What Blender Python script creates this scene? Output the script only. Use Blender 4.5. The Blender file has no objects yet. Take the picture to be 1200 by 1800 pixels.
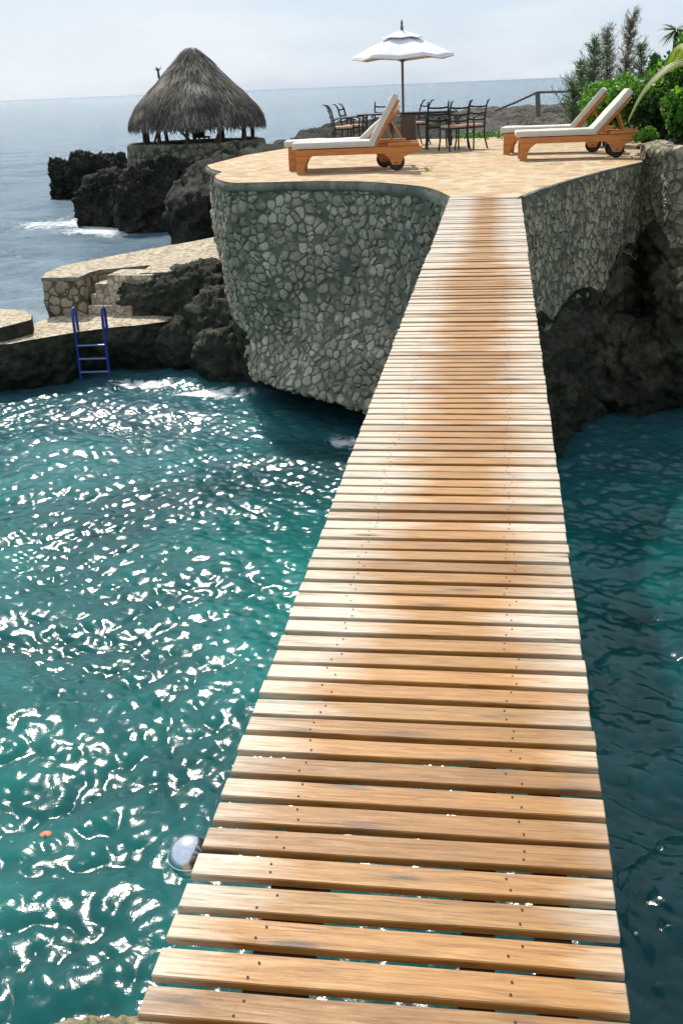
import bpy, bmesh, math, random
import numpy as np
from mathutils import Vector, noise, Matrix
random.seed(7)
rad = math.radians
SC = bpy.context.scene
COL = SC.collection

# ------------------------------------------------------------------ camera, sky, sun, exposure
F, SL, V0 = 1830.0, .042, 748.0
CAM = Vector((.17, 0, 1.5))
U = Vector((-SL, 1, V0/F)).normalized()
YV = Vector((280, V0+SL*280, -F)).normalized()
XV = YV.cross(U)
RC = Matrix((XV, YV, U))                      # rows: world axes in camera space
cam = bpy.data.cameras.new('camera'); co = bpy.data.objects.new('camera', cam); COL.objects.link(co)
co.matrix_world = Matrix.Translation(CAM) @ RC.to_4x4()
cam.sensor_fit = 'VERTICAL'; cam.sensor_height = 36; cam.lens = 36*F/1800
cam.clip_start = .05; cam.clip_end = 90000
SC.camera = co

SUN_EL, SUN_AZ = 48, -24                       # azimuth from +Y, negative = to the left
w = bpy.data.worlds.new('World'); SC.world = w; w.use_nodes = True
nt = w.node_tree; nt.nodes.clear()
out = nt.nodes.new('ShaderNodeOutputWorld'); bg = nt.nodes.new('ShaderNodeBackground'); bg.inputs[1].default_value = .12
sky = nt.nodes.new('ShaderNodeTexSky'); sky.sky_type = 'NISHITA'; sky.sun_disc = False
sky.sun_elevation = rad(SUN_EL); sky.sun_rotation = rad(SUN_AZ); sky.dust_density = 1.2; sky.air_density = 1.0
tc = nt.nodes.new('ShaderNodeTexCoord')
mp = nt.nodes.new('ShaderNodeMapping'); mp.inputs['Scale'].default_value = (1, 1, 3.5)
nz = nt.nodes.new('ShaderNodeTexNoise'); nz.inputs['Scale'].default_value = 3.2; nz.inputs['Detail'].default_value = 7; nz.inputs['Roughness'].default_value = .55
rp = nt.nodes.new('ShaderNodeValToRGB'); rp.color_ramp.elements[0].position = .42; rp.color_ramp.elements[1].position = .62
rp.color_ramp.elements[0].color = (0, 0, 0, 1); rp.color_ramp.elements[1].color = (.95, .95, .95, 1)
mx = nt.nodes.new('ShaderNodeMix'); mx.data_type = 'RGBA'
mx.inputs[0].default_value = .78; mx.inputs[7].default_value = (4.8, 5.95, 7.4, 1)
mx2 = nt.nodes.new('ShaderNodeMix'); mx2.data_type = 'RGBA'; mx2.inputs[7].default_value = (6.9, 7.3, 7.7, 1)
nt.links.new(tc.outputs['Generated'], mp.inputs['Vector']); nt.links.new(mp.outputs[0], nz.inputs['Vector'])
nt.links.new(nz.outputs[0], rp.inputs[0]); nt.links.new(rp.outputs[0], mx2.inputs[0]); nt.links.new(mx.outputs[2], mx2.inputs[6])
nt.links.new(sky.outputs[0], mx.inputs[6]); nt.links.new(mx2.outputs[2], bg.inputs[0]); nt.links.new(bg.outputs[0], out.inputs[0])

sd = bpy.data.lights.new('sun', 'SUN'); sd.energy = 4.9; sd.angle = rad(.5); sd.color = (1, .95, .86)
so = bpy.data.objects.new('sun', sd); COL.objects.link(so)
sdir = Vector((math.sin(rad(SUN_AZ))*math.cos(rad(SUN_EL)), math.cos(rad(SUN_AZ))*math.cos(rad(SUN_EL)), math.sin(rad(SUN_EL))))
so.rotation_euler = sdir.to_track_quat('Z', 'Y').to_euler(); so.location = (0, 0, 30)
SC.view_settings.view_transform = 'Standard'; SC.view_settings.look = 'None'
SC.view_settings.exposure = .06; SC.view_settings.gamma = 1

def ray(x, y): return RC @ Vector((x-600, 900-y, -F)).normalized()
RC = Matrix((XV, YV, U))
def pz(x, y, z):                               # photo pixel -> world point on the plane z
    d = ray(x, y); return CAM + d*((z-CAM.z)/d.z)
def pY(x, y, Y):                               # photo pixel -> world point at distance Y
    d = ray(x, y); return CAM + d*(Y/d.y)

# ------------------------------------------------------------------ helpers
def tag(o, label=None, cat=None, group=None, kind=None):
    if label: o['label'] = label
    if cat: o['category'] = cat
    if group: o['group'] = group
    if kind: o['kind'] = kind
    return o
def empty(name, loc, rz=0):
    o = bpy.data.objects.new(name, None); COL.objects.link(o); o.location = loc; o.rotation_euler.z = rz
    o.empty_display_size = .2
    return o
def mesh(name, vs, fs, mats, parent=None, smooth=False, mi=None):
    me = bpy.data.meshes.new(name); me.from_pydata([tuple(v) for v in vs], [], fs)
    if not isinstance(mats, (list, tuple)): mats = [mats]
    for m in mats: me.materials.append(m)
    if mi is not None: me.polygons.foreach_set('material_index', mi)
    if smooth: me.polygons.foreach_set('use_smooth', [True]*len(me.polygons))
    me.update()
    o = bpy.data.objects.new(name, me); COL.objects.link(o); o.parent = parent
    return o
def copy_tree(o, parent=None):
    c = o.copy(); COL.objects.link(c); c.parent = parent
    for ch in list(o.children): copy_tree(ch, c)
    return c

class MB:
    def __init__(s): s.v = []; s.f = []; s.m = []
    def add(s, vs, fs, mi=0):
        n = len(s.v); s.v += [Vector(v) for v in vs]; s.f += [tuple(i+n for i in f) for f in fs]; s.m += [mi]*len(fs)
    def box(s, c, size, rot=None, mi=0, bev=0):
        bm = bmesh.new(); bmesh.ops.create_cube(bm, size=1)
        for v in bm.verts: v.co = Vector((v.co.x*size[0], v.co.y*size[1], v.co.z*size[2]))
        if bev: bmesh.ops.bevel(bm, geom=bm.edges[:], offset=bev, segments=2, affect='EDGES', profile=.5)
        for v in bm.verts:
            if rot is not None: v.co = rot @ v.co
            v.co += Vector(c)
        s.frombm(bm, mi)
    def frombm(s, bm, mi=0):
        bm.verts.index_update(); s.add([v.co.copy() for v in bm.verts], [[v.index for v in f.verts] for f in bm.faces], mi); bm.free()
    def bar(s, a, b, wdt, h, mi=0, bev=0, up=Vector((0, 0, 1))):
        a = Vector(a); b = Vector(b); d = b-a; L = d.length; d.normalize()
        x = up.cross(d)
        if x.length < 1e-3: x = Vector((1, 0, 0))
        x.normalize(); z = d.cross(x)
        s.box((a+b)/2, (wdt, L, h), Matrix((x, d, z)).transposed(), mi, bev)
    def tube(s, pts, r, n=8, mi=0, cap=True):
        pts = [Vector(p) for p in pts]; rs = r if isinstance(r, (list, tuple)) else [r]*len(pts)
        base = len(s.v); ref = None
        for i, p in enumerate(pts):
            d = (pts[min(i+1, len(pts)-1)]-pts[max(i-1, 0)]).normalized()
            if ref is None:
                ref = d.orthogonal().normalized()
            ref = (ref-d*ref.dot(d)).normalized(); q = d.cross(ref)
            for k in range(n):
                a = 2*math.pi*k/n; s.v.append(p+(ref*math.cos(a)+q*math.sin(a))*rs[i])
        for i in range(len(pts)-1):
            for k in range(n):
                s.f.append((base+i*n+k, base+i*n+(k+1) % n, base+(i+1)*n+(k+1) % n, base+(i+1)*n+k)); s.m.append(mi)
        if cap:
            s.f.append(tuple(base+k for k in reversed(range(n)))); s.f.append(tuple(base+(len(pts)-1)*n+k for k in range(n))); s.m += [mi, mi]
    def prism(s, poly, ax, t0, t1, mi=0):       # poly in the (x,z) plane extruded along y (ax='y') or (x,y) along z
        n = len(poly)
        def P(p, t): return (p[0], t, p[1]) if ax == 'y' else (p[0], p[1], t)
        vs = [P(p, t0) for p in poly]+[P(p, t1) for p in poly]
        fs = [tuple(range(n)), tuple(reversed(range(n, 2*n)))]+[(i, i+n, (i+1) % n+n, (i+1) % n) for i in range(n)]
        s.add(vs, fs, mi)
    def lathe(s, prof, c=(0, 0, 0), n=24, mi=0, axis='z'):
        base = len(s.v); c = Vector(c)
        for r, z in prof:
            for k in range(n):
                a = 2*math.pi*k/n
                p = Vector((r*math.cos(a), r*math.sin(a), z))
                if axis == 'y': p = Vector((p.x, p.z, p.y))
                s.v.append(c+p)
        for i in range(len(prof)-1):
            for k in range(n):
                s.f.append((base+i*n+k, base+i*n+(k+1) % n, base+(i+1)*n+(k+1) % n, base+(i+1)*n+k)); s.m.append(mi)
    def build(s, name, mats, parent=None, smooth=False):
        o = mesh(name, s.v, s.f, mats, parent, smooth, s.m)
        bm = bmesh.new(); bm.from_mesh(o.data); bmesh.ops.recalc_face_normals(bm, faces=bm.faces); bm.to_mesh(o.data); bm.free()
        if smooth:
            try: o.data.set_sharp_from_angle(angle=rad(40))
            except Exception: pass
        return o

# ------------------------------------------------------------------ materials
def mat(name, base=(.5, .5, .5), rough=.6, metal=0):
    m = bpy.data.materials.new(name); m.use_nodes = True
    b = m.node_tree.nodes['Principled BSDF']
    b.inputs['Base Color'].default_value = (*base, 1); b.inputs['Roughness'].default_value = rough; b.inputs['Metallic'].default_value = metal
    return m, m.node_tree, b
def N(t, typ, **kw):
    n = t.nodes.new(typ)
    for k, v in kw.items():
        if k.startswith('i_'):
            key = k[2:]; key = int(key) if key.isdigit() else key.replace('_', ' ')
            n.inputs[key].default_value = v
        else: setattr(n, k, v)
    return n
def ramp(t, src, stops):
    r = t.nodes.new('ShaderNodeValToRGB'); e = r.color_ramp.elements
    while len(e) < len(stops): e.new(.5)
    for i, (p, c) in enumerate(stops):
        e[i].position = p; e[i].color = (*c, 1) if len(c) == 3 else c
    t.links.new(src, r.inputs[0]); return r.outputs[0]
def mixc(t, fac, a, b, mode='MIX'):
    m = N(t, 'ShaderNodeMix', data_type='RGBA', blend_type=mode)
    for i, x in ((0, fac), (6, a), (7, b)):
        if hasattr(x, 'is_output'): t.links.new(x, m.inputs[i])
        elif i == 0: m.inputs[0].default_value = x
        else: m.inputs[i].default_value = (*x, 1)
    return m.outputs[2]
def math_(t, op, a, b=0.0, clamp=False):
    m = N(t, 'ShaderNodeMath', operation=op, use_clamp=clamp)
    for i, x in ((0, a), (1, b)):
        if hasattr(x, 'is_output'): t.links.new(x, m.inputs[i])
        else: m.inputs[i].default_value = x
    return m.outputs[0]
def noi(t, vec, scale, detail=4, rough=.55, dist=0):
    n = N(t, 'ShaderNodeTexNoise', i_Scale=scale, i_Detail=detail, i_Roughness=rough, i_Distortion=dist)
    if vec is not None: t.links.new(vec, n.inputs['Vector'])
    return n
def bump(t, b, h, strength, dist):
    n = N(t, 'ShaderNodeBump', i_Strength=strength, i_Distance=dist)
    t.links.new(h, n.inputs['Height'])
    prev = b.inputs['Normal'].links
    if prev: t.links.new(prev[0].from_socket, n.inputs['Normal'])
    t.links.new(n.outputs[0], b.inputs['Normal']); return n
def geo(t): return t.nodes.new('ShaderNodeNewGeometry').outputs['Position']
def objc(t): return t.nodes.new('ShaderNodeTexCoord').outputs['Object']

def stone_mat(name, scale, cols, mortar, edge=.06, depth=.02, stain=(.05, .055, .04), stain_amt=.5, zsc=1.0, warp=.25, disp=0, rand=.85):
    m, t, b = mat(name, rough=.85)
    P = geo(t)
    mp = N(t, 'ShaderNodeMapping'); mp.inputs['Scale'].default_value = (1, 1, zsc); t.links.new(P, mp.inputs[0])
    wn = noi(t, mp.outputs[0], 3.0, 3)
    sub = N(t, 'ShaderNodeVectorMath', operation='SUBTRACT'); t.links.new(wn.outputs['Color'], sub.inputs[0]); sub.inputs[1].default_value = (.5, .5, .5)
    sc = N(t, 'ShaderNodeVectorMath', operation='SCALE'); t.links.new(sub.outputs[0], sc.inputs[0]); sc.inputs['Scale'].default_value = warp
    ad = N(t, 'ShaderNodeVectorMath', operation='ADD'); t.links.new(mp.outputs[0], ad.inputs[0]); t.links.new(sc.outputs[0], ad.inputs[1])
    v1 = N(t, 'ShaderNodeTexVoronoi', feature='DISTANCE_TO_EDGE', i_Scale=scale, i_Randomness=rand); v2 = N(t, 'ShaderNodeTexVoronoi', feature='F1', i_Scale=scale, i_Randomness=rand)
    t.links.new(ad.outputs[0], v1.inputs['Vector']); t.links.new(ad.outputs[0], v2.inputs['Vector'])
    sp = N(t, 'ShaderNodeSeparateColor'); t.links.new(v2.outputs['Color'], sp.inputs[0])
    n = len(cols); stc = ramp(t, sp.outputs[0], [(i/(n-1) if n > 1 else 0, c) for i, c in enumerate(cols)])
    fine = noi(t, P, 22, 6, .65)
    stc = mixc(t, .55, stc, mixc(t, 1, stc, ramp(t, fine.outputs[0], [(.3, (.45, .45, .42)), (.7, (1.4, 1.4, 1.4))]), 'MULTIPLY'))
    en = math_(t, 'ADD', v1.outputs['Distance'], math_(t, 'MULTIPLY', math_(t, 'SUBTRACT', fine.outputs[0], .5), .07))
    msk = ramp(t, en, [(edge*.35, (0, 0, 0)), (edge*1.15, (1, 1, 1))])
    rnd = ramp(t, math_(t, 'ADD', v2.outputs['Distance'], math_(t, 'MULTIPLY', math_(t, 'SUBTRACT', fine.outputs[0], .5), .12)), [(.50, (1, 1, 1)), (.68, (0, 0, 0))])
    msk = mixc(t, 1, msk, rnd, 'MULTIPLY')
    c = mixc(t, msk, mortar, stc)
    big = noi(t, P, .9, 5, .6, .4)
    sm = ramp(t, big.outputs[0], [(.42, (0, 0, 0)), (.68, (stain_amt,)*3)])
    c = mixc(t, sm, c, stain)
    t.links.new(c, b.inputs['Base Color'])
    bh = ramp(t, v1.outputs['Distance'], [(0, (0, 0, 0)), (edge*1.3, (.75, .75, .75)), (.35, (1, 1, 1))])
    bump(t, b, fine.outputs[0], .6, .012)
    if disp:
        m.displacement_method = 'BOTH'
        dn = N(t, 'ShaderNodeDisplacement', i_Midlevel=.6, i_Scale=disp); hsm = math_(t, 'MULTIPLY', math_(t, 'MULTIPLY', bh, math_(t, 'ADD', math_(t, 'MULTIPLY', sp.outputs[1], .7), .5)), rnd)
        t.links.new(hsm, dn.inputs['Height']); t.links.new(dn.outputs[0], t.nodes['Material Output'].inputs['Displacement'])
    else: bump(t, b, bh, .9, depth)
    return m

def rock_mat(name, dark, light, scale=1.0, zmix=None):
    m, t, b = mat(name, rough=.9); b.inputs['Specular IOR Level'].default_value = .18
    P = geo(t)
    a = noi(t, P, 1.3*scale, 8, .65, .5); f = noi(t, P, 9*scale, 8, .7)
    v = N(t, 'ShaderNodeTexVoronoi', i_Scale=6*scale, feature='F1'); t.links.new(P, v.inputs['Vector'])
    c = ramp(t, a.outputs[0], [(.3, dark), (.55, tuple((x+y)/2*.8 for x, y in zip(dark, light))), (.78, light)])
    c = mixc(t, 1, c, ramp(t, f.outputs[0], [(.32, (.25, .27, .25)), (.6, (1.15, 1.12, 1.05))]), 'MULTIPLY')
    if zmix:                                   # wet, algae-dark band near the waterline
        z = N(t, 'ShaderNodeSeparateXYZ'); t.links.new(P, z.inputs[0])
        k = math_(t, 'ADD', z.outputs[2], math_(t, 'MULTIPLY', math_(t, 'SUBTRACT', a.outputs[0], .5), 1.2))
        mr = N(t, 'ShaderNodeMapRange'); t.links.new(k, mr.inputs[0]); mr.inputs[1].default_value = zmix[0]; mr.inputs[2].default_value = zmix[1]
        c = mixc(t, mr.outputs[0], (.012, .018, .013), c)
    t.links.new(c, b.inputs['Base Color'])
    bump(t, b, f.outputs[0], .9, .06/scale); bump(t, b, v.outputs['Distance'], .6, .05/scale)
    return m

M = {}
M['wall'] = stone_mat('field_stone', 6.8, [(.27, .24, .16), (.52, .45, .32), (.36, .33, .23), (.66, .58, .44), (.45, .41, .30), (.25, .25, .18)], (.15, .148, .108), .07, .03, stain=(.08, .09, .065), stain_amt=.7, disp=.045, warp=.2)
M['wall_warm'] = stone_mat('field_stone_warm', 6.5, [(.30, .25, .15), (.52, .44, .29), (.42, .37, .25), (.34, .27, .16)], (.13, .12, .08), .07, .03, stain=(.07, .07, .05), stain_amt=.6, disp=.035)
M['wall_low'] = stone_mat('field_stone_low', 4.6, [(.30, .24, .15), (.42, .35, .24), (.36, .32, .22)], (.10, .08, .05), .06, .03, stain=(.10, .09, .06), stain_amt=.5)
M['wall_far'] = stone_mat('field_stone_far', 4.0, [(.13, .12, .07), (.20, .18, .11), (.16, .16, .10)], (.05, .05, .035), .06, .03, stain=(.05, .05, .04), stain_amt=.6)
M['paving'] = stone_mat('crazy_paving', 3.4, [(.36, .22, .095), (.50, .33, .16), (.31, .19, .08), (.46, .30, .15)], (.50, .40, .26), .04, .008, stain=(.45, .30, .17), stain_amt=.55)
M['paving_low'] = stone_mat('pebble_paving', 7, [(.50, .41, .28), (.62, .52, .38), (.42, .34, .23)], (.26, .21, .14), .06, .015, stain=(.40, .33, .23), stain_amt=.5)
M['rock'] = rock_mat('karst_rock', (.016, .022, .014), (.15, .15, .11), 1.0, (-3.5, -2.7))
M['rock_far'] = rock_mat('karst_rock_far', (.008, .012, .009), (.075, .075, .058), .9)
M['rock_shade'] = rock_mat('cliff_rock', (.022, .025, .016), (.17, .16, .11), 1.0, (-3.5, -2.6))
M['rock_pale'] = rock_mat('shore_rubble', (.035, .035, .032), (.22, .205, .185), 1.4)
M['limestone'] = rock_mat('pale_limestone', (.30, .25, .15), (.62, .54, .38), 3)

def lip_mat():
    m, t, b = mat('lime_render', rough=.85); P = geo(t)
    a = noi(t, P, 2.2, 7, .65); f = noi(t, P, 30, 5, .7)
    s = N(t, 'ShaderNodeMapping'); s.inputs['Scale'].default_value = (6, 6, .7); t.links.new(P, s.inputs[0])
    d = noi(t, s.outputs[0], 1.0, 5, .6)
    c = ramp(t, a.outputs[0], [(.3, (.15, .15, .11)), (.7, (.32, .30, .23))])
    c = mixc(t, ramp(t, d.outputs[0], [(.42, (0, 0, 0)), (.66, (.8, .8, .8))]), c, (.06, .07, .055))
    t.links.new(c, b.inputs['Base Color']); bump(t, b, f.outputs[0], .5, .01); bump(t, b, a.outputs[0], .4, .04)
    return m
M['lip'] = lip_mat()

def plank_mat():
    m, t, b = mat('weathered_plank', rough=.5)
    tcn = t.nodes.new('ShaderNodeTexCoord'); oi = t.nodes.new('ShaderNodeObjectInfo'); P = geo(t)
    off = N(t, 'ShaderNodeVectorMath', operation='SCALE'); off.inputs[0].default_value = (37, 91, 53)
    t.links.new(oi.outputs['Random'], off.inputs['Scale'])
    ad = N(t, 'ShaderNodeVectorMath', operation='ADD'); t.links.new(P, ad.inputs[0]); t.links.new(off.outputs[0], ad.inputs[1])
    mp = N(t, 'ShaderNodeMapping'); mp.inputs['Scale'].default_value = (4.5, 70, 60); t.links.new(ad.outputs[0], mp.inputs[0])
    g = noi(t, mp.outputs[0], 1.0, 6, .7, 1.2)
    mp2 = N(t, 'ShaderNodeMapping'); mp2.inputs['Scale'].default_value = (7, 190, 100); t.links.new(ad.outputs[0], mp2.inputs[0])
    g2 = noi(t, mp2.outputs[0], 1.0, 3, .6, .6)
    mp3 = N(t, 'ShaderNodeMapping'); mp3.inputs['Scale'].default_value = (1.6, 14, 8); t.links.new(ad.outputs[0], mp3.inputs[0])
    pt = noi(t, mp3.outputs[0], 1.0, 4, .6)
    warm = ramp(t, g.outputs[0], [(.28, (.22, .090, .020)), (.5, (.37, .175, .040)), (.75, (.50, .27, .072))])
    pale = ramp(t, g.outputs[0], [(.28, (.32, .24, .17)), (.5, (.56, .46, .35)), (.75, (.74, .65, .53))])
    # foot-worn, oiled centre against bleached ends; less bleached close to the landing
    sx = N(t, 'ShaderNodeSeparateXYZ'); t.links.new(P, sx.inputs[0])
    ax = math_(t, 'ABSOLUTE', math_(t, 'SUBTRACT', sx.outputs[0], .03))
    mr = N(t, 'ShaderNodeMapRange'); t.links.new(sx.outputs[1], mr.inputs[0])
    for i, vv in ((1, 1.2), (2, 3.2), (3, .38), (4, .215)): mr.inputs[i].default_value = vv
    k = math_(t, 'SUBTRACT', ax, mr.outputs[0])
    k = math_(t, 'ADD', k, math_(t, 'MULTIPLY', math_(t, 'SUBTRACT', pt.outputs[0], .5), .30))
    k = math_(t, 'ADD', k, math_(t, 'MULTIPLY', math_(t, 'SUBTRACT', oi.outputs['Random'], .5), .16))
    k = math_(t, 'ADD', math_(t, 'MULTIPLY', k, 5.5), .45, True)
    c = mixc(t, k, warm, pale)
    # per-board tone
    tone = ramp(t, oi.outputs['Random'], [(0, (.72, .68, .62)), (.3, (1.0, .96, .90)), (.5, (.84, .86, .86)), (.75, (1.08, 1.02, .95)), (1, (.95, .97, 1.0))])
    c = mixc(t, 1, c, tone, 'MULTIPLY')
    # knots
    mk = N(t, 'ShaderNodeMapping'); mk.inputs['Scale'].default_value = (1.7, 9, 9); t.links.new(ad.outputs[0], mk.inputs[0])
    vk = N(t, 'ShaderNodeTexVoronoi', i_Scale=1.0); t.links.new(mk.outputs[0], vk.inputs['Vector'])
    kk = ramp(t, vk.outputs['Distance'], [(.05, (1, 1, 1)), (.10, (.35, .35, .35)), (.20, (0, 0, 0))])
    c = mixc(t, kk, c, (.10, .05, .022))
    fine = ramp(t, g2.outputs[0], [(.30, (.38, .30, .25)), (.42, (1, 1, 1))])
    c = mixc(t, .9, c, mixc(t, 1, c, fine, 'MULTIPLY'))
    t.links.new(c, b.inputs['Base Color'])
    t.links.new(ramp(t, g.outputs[0], [(.3, (.62,)*3), (.7, (.42,)*3)]), b.inputs['Roughness'])
    b.inputs['Specular IOR Level'].default_value = .45
    bump(t, b, g.outputs[0], .35, .004); bump(t, b, g2.outputs[0], .3, .002)
    return m
M['plank'] = plank_mat()
def wood_mat(name, c0, c1, rough=.45):
    m, t, b = mat(name, rough=rough); tcn = objc(t)
    mp = N(t, 'ShaderNodeMapping'); mp.inputs['Scale'].default_value = (3, 40, 40); t.links.new(tcn, mp.inputs[0])
    g = noi(t, mp.outputs[0], 1, 5, .6, 1)
    t.links.new(ramp(t, g.outputs[0], [(.3, c0), (.7, c1)]), b.inputs['Base Color']); bump(t, b, g.outputs[0], .2, .003)
    return m
M['teak'] = wood_mat('oiled_teak', (.42, .13, .022), (.66, .25, .055))
M['beam'] = wood_mat('dark_beam', (.05, .035, .02), (.10, .07, .045), .8)
M['pole_wood'] = wood_mat('grey_pole_wood', (.10, .085, .07), (.20, .17, .14), .7)
M['dark_wood'] = wood_mat('dark_wood', (.05, .03, .018), (.12, .075, .045), .6)
M['nail'] = mat('rusty_nail', (.06, .03, .018), .8, .1)[0]
def cloth(name, c, rough=.9):
    m, t, b = mat(name, c, rough); P = objc(t)
    f = noi(t, P, 9, 4, .5); w_ = noi(t, P, 180, 2)
    t.links.new(mixc(t, .25, c, mixc(t, 1, c, ramp(t, f.outputs[0], [(.3, (.7, .7, .7)), (.7, (1.1, 1.1, 1.1))]), 'MULTIPLY')), b.inputs['Base Color'])
    bump(t, b, f.outputs[0], .5, .02); bump(t, b, w_.outputs[0], .2, .001)
    return m
M['cushion'] = cloth('cream_canvas', (.62, .57, .49)); M['canopy'] = cloth('white_canvas', (.80, .78, .80))
M['tan_cloth'] = cloth('tan_cloth', (.55, .36, .25)); M['green_cloth'] = cloth('olive_cloth', (.12, .12, .08))
M['rubber'] = mat('black_rubber', (.02, .02, .02), .7)[0]
M['iron'] = mat('wrought_iron', (.022, .024, .028), .45, .6)[0]
M['chrome'] = mat('polished_steel', (.82, .84, .90), .22, 1)[0]
M['blue'] = mat('blue_painted_steel', (.02, .045, .27), .3)[0]
M['rung'] = mat('worn_steel', (.22, .27, .48), .3, .5)[0]
M['orange'] = mat('orange_plastic', (.60, .17, .07), .6)[0]
M['soil'] = mat('planter_soil', (.08, .06, .04), .95)[0]
def thatch_mat(name, c0, c1):
    m, t, b = mat(name, rough=.9); P = objc(t)
    a = noi(t, P, 1.4, 5, .6); f = noi(t, P, 30, 4, .7)
    c = ramp(t, a.outputs[0], [(.35, c0), (.68, c1)])
    t.links.new(mixc(t, 1, c, ramp(t, f.outputs[0], [(.3, (.5, .5, .5)), (.7, (1.25, 1.25, 1.25))]), 'MULTIPLY'), b.inputs['Base Color'])
    return m
M['thatch'] = thatch_mat('palm_thatch', (.12, .10, .08), (.34, .29, .22)); M['thatch2'] = thatch_mat('palm_thatch_dark', (.05, .045, .036), (.12, .105, .08)); M['thatch3'] = thatch_mat('palm_thatch_pale', (.30, .27, .22), (.50, .45, .37))
def leaf_mat(name, c0, c1, trans=.25):
    m, t, b = mat(name, rough=.45)
    P = geo(t); a = noi(t, P, 3, 3); f = noi(t, P, 25, 2)
    c = ramp(t, f.outputs[0], [(.35, c0), (.65, c1)])
    t.links.new(c, b.inputs['Base Color'])
    tr = N(t, 'ShaderNodeBsdfTranslucent'); t.links.new(mixc(t, 1, c, (1.3, 1.5, .6), 'MULTIPLY'), tr.inputs[0])
    ms = N(t, 'ShaderNodeMixShader'); ms.inputs[0].default_value = trans
    o = t.nodes['Material Output']; t.links.new(b.outputs[0], ms.inputs[1]); t.links.new(tr.outputs[0], ms.inputs[2]); t.links.new(ms.outputs[0], o.inputs[0])
    return m
M['leaf'] = leaf_mat('broad_leaf', (.035, .11, .015), (.09, .24, .03), .4)
M['leaf_dark'] = leaf_mat('dark_leaf', (.015, .05, .012), (.04, .11, .02), .3)
M['leaf_lime'] = leaf_mat('lime_leaf', (.10, .24, .02), (.20, .38, .05), .45)
M['feather'] = leaf_mat('feathery_needle', (.045, .10, .03), (.11, .19, .06), .3)
M['plume'] = leaf_mat('dry_plume', (.16, .15, .12), (.30, .28, .24), .2)
M['frond'] = leaf_mat('palm_frond_leaf', (.20, .24, .05), (.34, .36, .12), .35)
M['bark'] = rock_mat('bark', (.05, .04, .03), (.16, .13, .10), 4)

# ------------------------------------------------------------------ lofted and displaced surfaces
def rdisp(p, amp, s):
    q = Vector(p)*s
    n1 = noise.fractal(q, 1.0, 2.0, 3, noise_basis='PERLIN_ORIGINAL')
    n2 = noise.ridged_multi_fractal(q*1.9+Vector((7, 3, 1)), 1.0, 2.1, 4, 1.0, 2.0, noise_basis='PERLIN_ORIGINAL')
    n3 = noise.fractal(q*7, .8, 2.1, 3, noise_basis='PERLIN_ORIGINAL')
    n4 = noise.ridged_multi_fractal(q*5.3+Vector((1, 8, 4)), .9, 2.2, 3, 1.0, 2.0, noise_basis='PERLIN_ORIGINAL')
    return amp*(n1*.6+(n2-1.2)*.34+(n4-1.2)*.24+n3*.2)
def resample(pts, n):
    P = [np.array(p, float) for p in pts]; d = [0]
    for a, b_ in zip(P, P[1:]): d.append(d[-1]+np.linalg.norm(b_-a))
    out_ = []
    for k in range(n):
        s = d[-1]*k/(n-1); i = min(max(np.searchsorted(d, s)-1, 0), len(P)-2)
        f = (s-d[i])/max(d[i+1]-d[i], 1e-9)
        p0 = P[max(i-1, 0)]; p1 = P[i]; p2 = P[i+1]; p3 = P[min(i+2, len(P)-1)]
        m1 = (p2-p0)*.35; m2 = (p3-p1)*.35
        out_.append((2*f**3-3*f**2+1)*p1+(f**3-2*f**2+f)*m1+(-2*f**3+3*f**2)*p2+(f**3-f**2)*m2)
    return out_
def loft(name, rows, nu, nv, m, amp=0.0, s=1.0, parent=None, flip=False, fade_top=.0, uprof=None):
    R_ = [resample(r, nu) for r in rows]
    grid = [resample([R_[j][i] for j in range(len(rows))], nv) for i in range(nu)]
    vs = np.array(grid)                         # nu, nv, 3
    du = np.gradient(vs, axis=0); dv = np.gradient(vs, axis=1); nn = np.cross(du, dv)
    nn /= np.maximum(np.linalg.norm(nn, axis=2, keepdims=True), 1e-9)
    if flip: nn = -nn
    V = []
    for i in range(nu):
        for j in range(nv):
            k = 1.0
            if fade_top: k = min(1, (j/(nv-1))/fade_top)
            a = rdisp(vs[i, j], amp, s)*k if amp else 0
            V.append(vs[i, j]+nn[i, j]*a)
    Fs = [(i*nv+j, (i+1)*nv+j, (i+1)*nv+j+1, i*nv+j+1) for i in range(nu-1) for j in range(nv-1)]
    if flip: Fs = [tuple(reversed(f)) for f in Fs]
    return mesh(name, V, Fs, m, parent, True)
def blob_mb(mb, c, r, n=80, amp=.4, s=.8, ex=2.6, rz=0):
    c = Vector(c); nu, nv = n, n//2; base = len(mb.v)
    R3 = Matrix.Rotation(rz, 3, 'Z')
    for j in range(nv+1):
        th = math.pi*(j/nv)
        for i in range(nu):
            ph = 2*math.pi*i/nu
            d = Vector((math.sin(th)*math.cos(ph), math.sin(th)*math.sin(ph), math.cos(th)))
            k = (abs(d.x)**ex+abs(d.y)**ex+abs(d.z)**ex)**(-1/ex)
            p = c+R3 @ Vector((d.x*k*r[0], d.y*k*r[1], d.z*k*r[2]))
            mb.v.append(p+(R3 @ d)*rdisp(p, amp, s))
    for j in range(nv):
        for i in range(nu):
            mb.f.append((base+j*nu+i, base+(j+1)*nu+i, base+(j+1)*nu+(i+1) % nu, base+j*nu+(i+1) % nu)); mb.m.append(0)
def blobs(name, lst, m, parent=None):
    mb = MB()
    for a in lst: blob_mb(mb, **a)
    o = mesh(name, mb.v, mb.f, m, parent, True, mb.m); return o
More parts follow.
